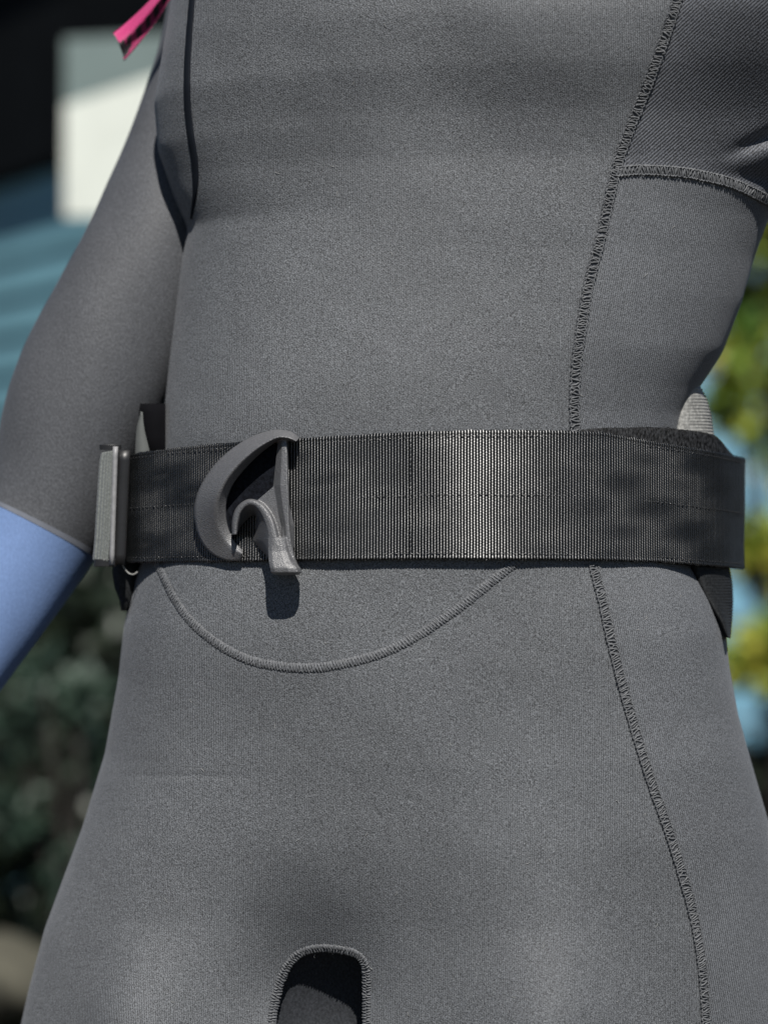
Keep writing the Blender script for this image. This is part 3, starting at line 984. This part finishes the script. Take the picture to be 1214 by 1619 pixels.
bar(179, 187, 706, 893, yL - .016, yL - .004, -6)
mb.build('slider_rim', plain('pale_plastic_rim', (0.22, 0.22, 0.225), rough=.4, scale=300), belt, label='pale edge of the slider')  # pale grey bar along the slider edge
mb = MB()
bar(188, 207, 712, 893, yL - .013, yL + .004, -8)
bar(150, 186, 884, 896, yL - .013, yL - .001, -2)
bar(158, 192, 703, 711, yL - .009, yL + .001, 0)
mb.build('slider_frame', M['black_plastic'], belt)
# black slab standing in for the dark gap by the arm, and the hanging tail
mb = MB()
rg = []
for (l, r_, py, y_) in ((222, 262, 638, .079), (220, 262, 652, .077), (223, 262, 690, .075), (228, 262, 740, .074)):
    rg.append([P(l, py, y_), P(r_, py, y_ - .004), P(r_, py, y_ + .01), P(l, py, y_ + .012)])
mb.loft(rg)
mb.build('dark_gap_slab', plain('dark_gap_black', (.004, .004, .005), rough=.95, spec=.05), belt)
mb = MB()
q1 = spline([(223, 650), (220, 662), (216, 680), (214, 720), (214, 750)], 20); q2 = spline([(226, 652), (227, 666), (230, 685), (237, 715), (241, 750)], 20)
mb.loft([[P(a[0], a[1], .066), P(b[0], b[1], .064), P(b[0], b[1], .067), P(a[0], a[1], .069)] for a, b in zip(q1, q2)])
mb.build('strap_fold', plain('grey_tape', (.075, .08, .078), rough=.85), belt)
mb = MB()
rg = []
for (l, r_, py) in ((180, 222, 880), (178, 224, 905), (182, 222, 930), (190, 214, 950), (192, 206, 966)):
    rg.append([P(l, py, yL + .012), P((l + r_) / 2, py, yL + .006), P(r_, py, yL + .012), P(r_, py, yL + .018), P(l, py, yL + .018)])
mb.loft(rg)
mb.build('strap_tail', M['black_fabric'], belt)
mb = MB()
mb.tube([P(a[0], a[1], yL - .008) for a in spline([(194, 892), (198, 900), (205, 907), (212, 908), (218, 904)], 16)], .0005, 6)
mb.build('loose_thread', M['pale_elastic'], belt)

# ------------------------------------------------------------------ pink strap at the upper left
m, nt, b = new_mat('pink_webbing_black_print')
uvn = N(nt, "ShaderNodeUVMap"); uvn.uv_map = "UVMap"
sep = N(nt, "ShaderNodeSeparateXYZ"); nt.links.new(uvn.outputs[0], sep.inputs[0])
w = N(nt, "ShaderNodeTexWave", wave_type='BANDS', bands_direction='DIAGONAL', i_Scale=0.62, i_Distortion=1.6, i_Detail=1.0)
w.inputs["Detail Scale"].default_value = 1.5
mp = N(nt, "ShaderNodeMapping"); mp.inputs["Scale"].default_value = (1.5, .9, 1)
nt.links.new(uvn.outputs[0], mp.inputs[0]); nt.links.new(mp.outputs[0], w.inputs[0])
band = math_n(nt, 'MULTIPLY', math_n(nt, 'GREATER_THAN', sep.outputs[1], 0.46), math_n(nt, 'LESS_THAN', sep.outputs[1], 0.86))
leafm = math_n(nt, 'MULTIPLY', band, math_n(nt, 'GREATER_THAN', w.outputs[1], 0.45))
tip = math_n(nt, 'MULTIPLY', math_n(nt, 'GREATER_THAN', sep.outputs[1], 0.42), math_n(nt, 'MULTIPLY', math_n(nt, 'LESS_THAN', sep.outputs[0], 0.42), math_n(nt, 'LESS_THAN', sep.outputs[1], 0.93)))
mask = math_n(nt, 'MAXIMUM', leafm, tip)
tw = N(nt, "ShaderNodeTexWave", wave_type='BANDS', bands_direction='X', i_Scale=3.2, i_Distortion=.4)
mp2 = N(nt, "ShaderNodeMapping"); mp2.inputs["Rotation"].default_value = (0, 0, R(70)); mp2.inputs["Scale"].default_value = (1, 1.6, 1)
nt.links.new(uvn.outputs[0], mp2.inputs[0]); nt.links.new(mp2.outputs[0], tw.inputs[0])
mx = N(nt, "ShaderNodeMix", data_type='RGBA'); nt.links.new(mask, mx.inputs[0])
nt.links.new(ramp(nt, tw.outputs[1], [(0.2, (0.27, 0.006, 0.070)), (0.8, (0.50, 0.030, 0.17))]), mx.inputs[6])
mx.inputs[7].default_value = (0.012, 0.008, 0.012, 1)
nt.links.new(mx.outputs[2], b.inputs["Base Color"])
bp = N(nt, "ShaderNodeBump", i_Strength=.5, i_Distance=.0004); nt.links.new(tw.outputs[1], bp.inputs["Height"]); nt.links.new(bp.outputs[0], b.inputs["Normal"])
b.inputs["Roughness"].default_value = .6
b.inputs["Sheen Weight"].default_value = .2
up = spline([(179, 53), (200, 36), (228, 10), (250, -14), (262, -32)], 50)
lo = spline([(196, 96), (217, 72), (243, 40), (268, 0), (283, -22)], 50)
vv = []; uv = []; nn = 17
for i in range(50):
    for j in range(nn):
        t = j / (nn - 1)
        p = up[i] * (1 - t) + lo[i] * t
        cut = -6 * math.sin(math.pi * t) if i == 0 else 0
        yy = .127 - .006 * math.exp(-((t - .42) / .28) ** 2) + .002 * math.sin(i * .12)
        vv.append(P(p[0] - cut * .5, p[1] + cut, yy)); uv.append((i * .085, t))
for i in range(50):
    for j in range(nn):
        p = vv[i * nn + j].copy(); p.y += .0016; vv.append(p); uv.append((i * .085, j / (nn - 1)))
f1 = grid_faces(50, nn).tolist(); oo = 50 * nn
f2 = [[c + oo for c in reversed(q)] for q in f1]
ed = [[i * nn, (i + 1) * nn, oo + (i + 1) * nn, oo + i * nn] for i in range(49)] + [[i * nn + nn - 1, oo + i * nn + nn - 1, oo + (i + 1) * nn + nn - 1, (i + 1) * nn + nn - 1] for i in range(49)] + [[j, oo + j, oo + j + 1, j + 1] for j in range(nn - 1)]
ps = mk('pull_strap', vv, f1 + f2 + ed, m, uv=uv)
ps['label'] = 'hot pink pull strap printed with black leaf shapes dangling beside the chest'
ps['category'] = 'strap'

# ------------------------------------------------------------------ ground
gm = plain('dry_garden_soil', (0.030, 0.026, 0.020), rough=.95, var=.5, scale=6, bump=.6, bump_scale=40)
go = mk('ground', [(-30, -12, 0), (30, -12, 0), (30, 60, 0), (-30, 60, 0)], [(0, 1, 2, 3)], gm, smooth=False)
go['kind'] = 'structure'

# ------------------------------------------------------------------ house at the left
dk = lambda px, d: (px - CX) * S * d / D
W0 = Vector((dk(0, 5.0), 5.0 - D, 0))
ang = R(60)
U = Vector((math.cos(ang), -math.sin(ang), 0)); NW = Vector((-math.sin(ang), -math.cos(ang), 0)); ZZ = Vector((0, 0, 1))
house = empty('house', W0, 'blurred house with blue horizontal cladding and an upper wall coloured black for eave shade behind the arm', 'house')
mt_blue = plain('blue_painted_boards', (0.13, 0.28, 0.335), rough=.6, var=.15, scale=5)
mt_dark = plain('dark_shaded_cladding', (0.004, 0.005, 0.006), rough=.9, var=.3, scale=8, spec=.05)  # dark wall with its eave shade put into the near-black colour
mb = MB(); mb.box(W0 + U * -2.1 - NW * .08 + ZZ * 1.3, 7.6, .12, 2.6, U, NW, ZZ); mb.build('wall', mt_dark, house, smooth=False)
bm_board = None
nb = 20
for k in range(nb):
    zc = 0.10 + (k + .5) * 0.079
    if bm_board is None:
        mb = MB(); mb.box(W0 + U * -2.1 + NW * .0 + ZZ * zc, 7.6, .022, .074, U, (NW + ZZ * .12).normalized(), (ZZ - NW * .12).normalized())
        bm_board = mb.build('board', mt_blue, house, smooth=False)
    else:
        o = bm_board.copy(); col.objects.link(o); o.parent = house; o.location = (0, 0, k * 0.079)
mb = MB(); mb.box(W0 + U * -2.1 + NW * .02 + ZZ * 1.70, 7.6, .06, .03, U, NW, ZZ); mb.build('sill', mt_dark, house, smooth=False)
mb = MB(); mb.box(W0 + U * -2.1 + NW * -.04 + ZZ * 2.36, 7.7, .20, .16, U, NW, ZZ); mb.build('eave', mt_dark, house, smooth=False)

# cream panel on its post
yp = 3.6 - D
pn = empty('panel_board', P(300, 1619, yp) * 1, 'cream panel with its shaded top coloured grey green standing before the dark house wall', 'panel')
pn.location.z = 0
mt_cream = plain('cream_paint', (0.53, 0.56, 0.51), rough=.6, var=.06, scale=20)
mb = MB()
a, b_ = P(102, 60, yp), P(318, 342, yp)
zl, zr = P(102, 166, yp).z, P(318, 96, yp).z       # slanted shadow edge between the cream sheet and its shade-coloured top


def sheet(z0l, z0r, z1l, z1r, y0, y1):
    q_ = MB()
    q_.loft([[Vector((a.x, y_, z0l)), Vector((b_.x, y_, z0r)), Vector((b_.x, y_, z1r)), Vector((a.x, y_, z1l))] for y_ in (y0, y1)])
    return q_


sheet(b_.z, b_.z, zl, zr, yp, yp + .04).build('sheet', mt_cream, pn, smooth=False)
sheet(zl + .001, zr + .001, a.z, a.z + .01, yp + .004, yp + .036).build('shaded_top', plain('shaded_top_grey_green', (0.115, 0.155, 0.150), rough=.6, var=.1, scale=12), pn, smooth=False)  # shade over the panel's top put into a grey green colour
mb = MB(); mb.box((b_.x - .03, yp + .075, .95), .07, .07, 1.9); mb.build('post', mt_dark, pn, smooth=False)

# ------------------------------------------------------------------ fence at the right
yf_ = 5.6 - D
fx0, fx1 = dk(860, 5.6), dk(1600, 5.6)
fence = empty('fence', Vector((fx0, yf_, 0)), 'blurred pale blue board fence behind the sunlit shrub', 'fence')
mt_fence = plain('pale_blue_fence_paint', (0.13, 0.28, 0.38), rough=.6, var=.2, scale=4)
fb = None
for k in range(17):
    zc = .09 + k * .118
    if fb is None:
        mb = MB(); mb.box(((fx0 + fx1) / 2, yf_, zc), fx1 - fx0, .022, .100)
        fb = mb.build('board', mt_fence, fence, smooth=False)
    else:
        o = fb.copy(); col.objects.link(o); o.parent = fence; o.location = (0, random.uniform(-.004, .004), k * .118)
for xx in (fx0 + .05, fx0 + .6, fx1 - .1):
    mb = MB(); mb.box((xx, yf_ + .06, 1.0), .09, .09, 2.0); mb.build('post', mt_fence, fence, smooth=False)


# ------------------------------------------------------------------ plants
def leaf_mat(name, c1, c2, c3):
    m, nt, b = new_mat(name)
    oi = N(nt, "ShaderNodeTexCoord")
    n1 = N(nt, "ShaderNodeTexNoise", i_Scale=9.0, i_Detail=2.0)
    nt.links.new(oi.outputs["Object"], n1.inputs["Vector"])
    nt.links.new(ramp(nt, n1.outputs[0], [(.33, c1), (.5, c2), (.66, c3)]), b.inputs["Base Color"])
    b.inputs["Roughness"].default_value = .5
    return m


def plant(name, label, cat, base, clumps, mat, leaf, stem_mat, n_per, group=None):
    root = empty(name, base, label, cat, group)
    V_, F_ = [], []
    st = MB()
    for (c, r_) in clumps:
        c = Vector(c)
        mid = Vector(base) * .5 + c * .5 + Vector((random.uniform(-.05, .05), random.uniform(-.05, .05), 0))
        if len(st.v) < 60: st.tube([Vector(base), mid, c], [.009, .007, .004], 7)
        for k in range(n_per):
            d = Vector(rng.normal(0, 1, 3)); d.normalize()
            p = c + d * r_ * random.uniform(.25, 1.05)
            ax = (d + Vector(rng.normal(0, .8, 3))).normalized()
            sd = ax.cross(Vector(rng.normal(0, 1, 3))).normalized()
            l = leaf * random.uniform(.6, 1.3); w_ = l * random.uniform(.22, .36)
            nn_ = ax.cross(sd)
            o = len(V_)
            V_ += [p, p + ax * l * .45 + sd * w_, p + ax * l - nn_ * l * .15, p + ax * l * .45 - sd * w_]
            F_ += [(o, o + 1, o + 2), (o, o + 2, o + 3)]
    mk('foliage', V_, F_, mat, root, smooth=False)
    st.build('stem', stem_mat, root)
    return root


bark = plain('dark_bark', (0.012, 0.010, 0.008), rough=.9, var=.3, scale=20)
lm_dark = leaf_mat('shade_green_leaves', (0.005, 0.008, 0.004), (0.012, 0.021, 0.010), (0.024, 0.036, 0.023))  # green darkened to put the shrub's shade into the leaf colour
lm_grey = leaf_mat('grey_green_leaves', (0.014, 0.030, 0.018), (0.026, 0.050, 0.034), (0.042, 0.070, 0.050))
lm_sun = leaf_mat('yellow_green_leaves', (0.03, 0.11, 0.015), (0.20, 0.26, 0.03), (0.42, 0.35, 0.05))


def cl(px, py, d, r_): return (tuple(P(px, py, d - D)), r_)


bs = P(60, 1619, 3.4 - D); bs.z = 0
plant('dark_shrub', 'dense shrub, leaves coloured dark green for shade, at lower left behind the blue forearm', 'shrub', bs,
      [cl(150, 960, 3.7, .14), (cl(60, 1140, 3.7, .14)), cl(190, 1120, 3.7, .15), cl(80, 1000, 3.8, .14), cl(-40, 1250, 3.7, .16), cl(110, 1290, 3.6, .16), cl(20, 1420, 3.6, .16), cl(150, 1430, 3.6, .16), cl(60, 1580, 3.6, .15), cl(230, 1000, 3.8, .15), cl(230, 1250, 3.8, .15), cl(-50, 1080, 3.8, .14), cl(-20, 1600, 3.6, .14)], lm_dark, .05, bark, 420)
bs = P(90, 1619, 3.2 - D); bs.z = 0
plant('grey_shrub', 'looser grey green shrub with small leaf clusters in front of the dark shrub', 'shrub', bs,
      [cl(70, 1085, 3.3, .045), cl(125, 1100, 3.3, .03), cl(30, 1150, 3.3, .04), cl(120, 1370, 3.3, .04), cl(160, 1210, 3.35, .03), cl(20, 1290, 3.3, .035)], lm_grey, .035, bark, 60)
bs = P(1230, 1619, 4.3 - D); bs.z = 0
plant('sunlit_shrub', 'sunlit yellow green shrub at right in front of the blue fence', 'shrub', bs,
      [cl(1185, 560, 4.3, .07), cl(1160, 640, 4.3, .05), cl(1205, 640, 4.4, .07), cl(1225, 540, 4.4, .08), cl(1200, 430, 4.4, .05), cl(1225, 330, 4.3, .07), cl(1190, 860, 4.3, .04), cl(1210, 1030, 4.2, .06), cl(1185, 1050, 4.2, .04), cl(1260, 700, 4.4, .10), cl(1290, 1000, 4.4, .10), cl(1300, 400, 4.4, .12), cl(1215, 900, 4.4, .04), cl(1200, 370, 4.5, .05)], lm_sun, .045, bark, 130)
bs = P(1215, 1619, 4.6 - D); bs.z = 0
plant('dark_bush', 'dark bush low at the right edge beside the thigh', 'shrub', bs,
      [cl(1215, 1240, 4.6, .09), cl(1190, 1230, 4.7, .06), cl(1230, 1330, 4.6, .1), cl(1195, 490, 5.0, .04), cl(1250, 1420, 4.6, .12)], lm_dark, .05, bark, 260)
# stone
bm = bmesh.new()
bmesh.ops.create_icosphere(bm, subdivisions=3, radius=1)
c = P(18, 1545, 3.3 - D)
for v_ in bm.verts:
    k = 1 + .12 * math.sin(v_.co.x * 4 + v_.co.z * 3) + .08 * math.sin(v_.co.y * 7 + 1)
    v_.co = Vector((v_.co.x * .075 * k, v_.co.y * .10 * k, v_.co.z * .055 * k)) + c
hh = MB(); hh.add([v_.co for v_ in bm.verts], [[v_.index for v_ in f_.verts] for f_ in bm.faces]); bm.free()
st = hh.build('garden_stone', plain('sandstone', (0.065, 0.062, 0.046), rough=.9, var=.2, scale=30))
st['label'] = 'pale beige stone at the bottom left corner among the dark leaves'; st['category'] = 'stone'
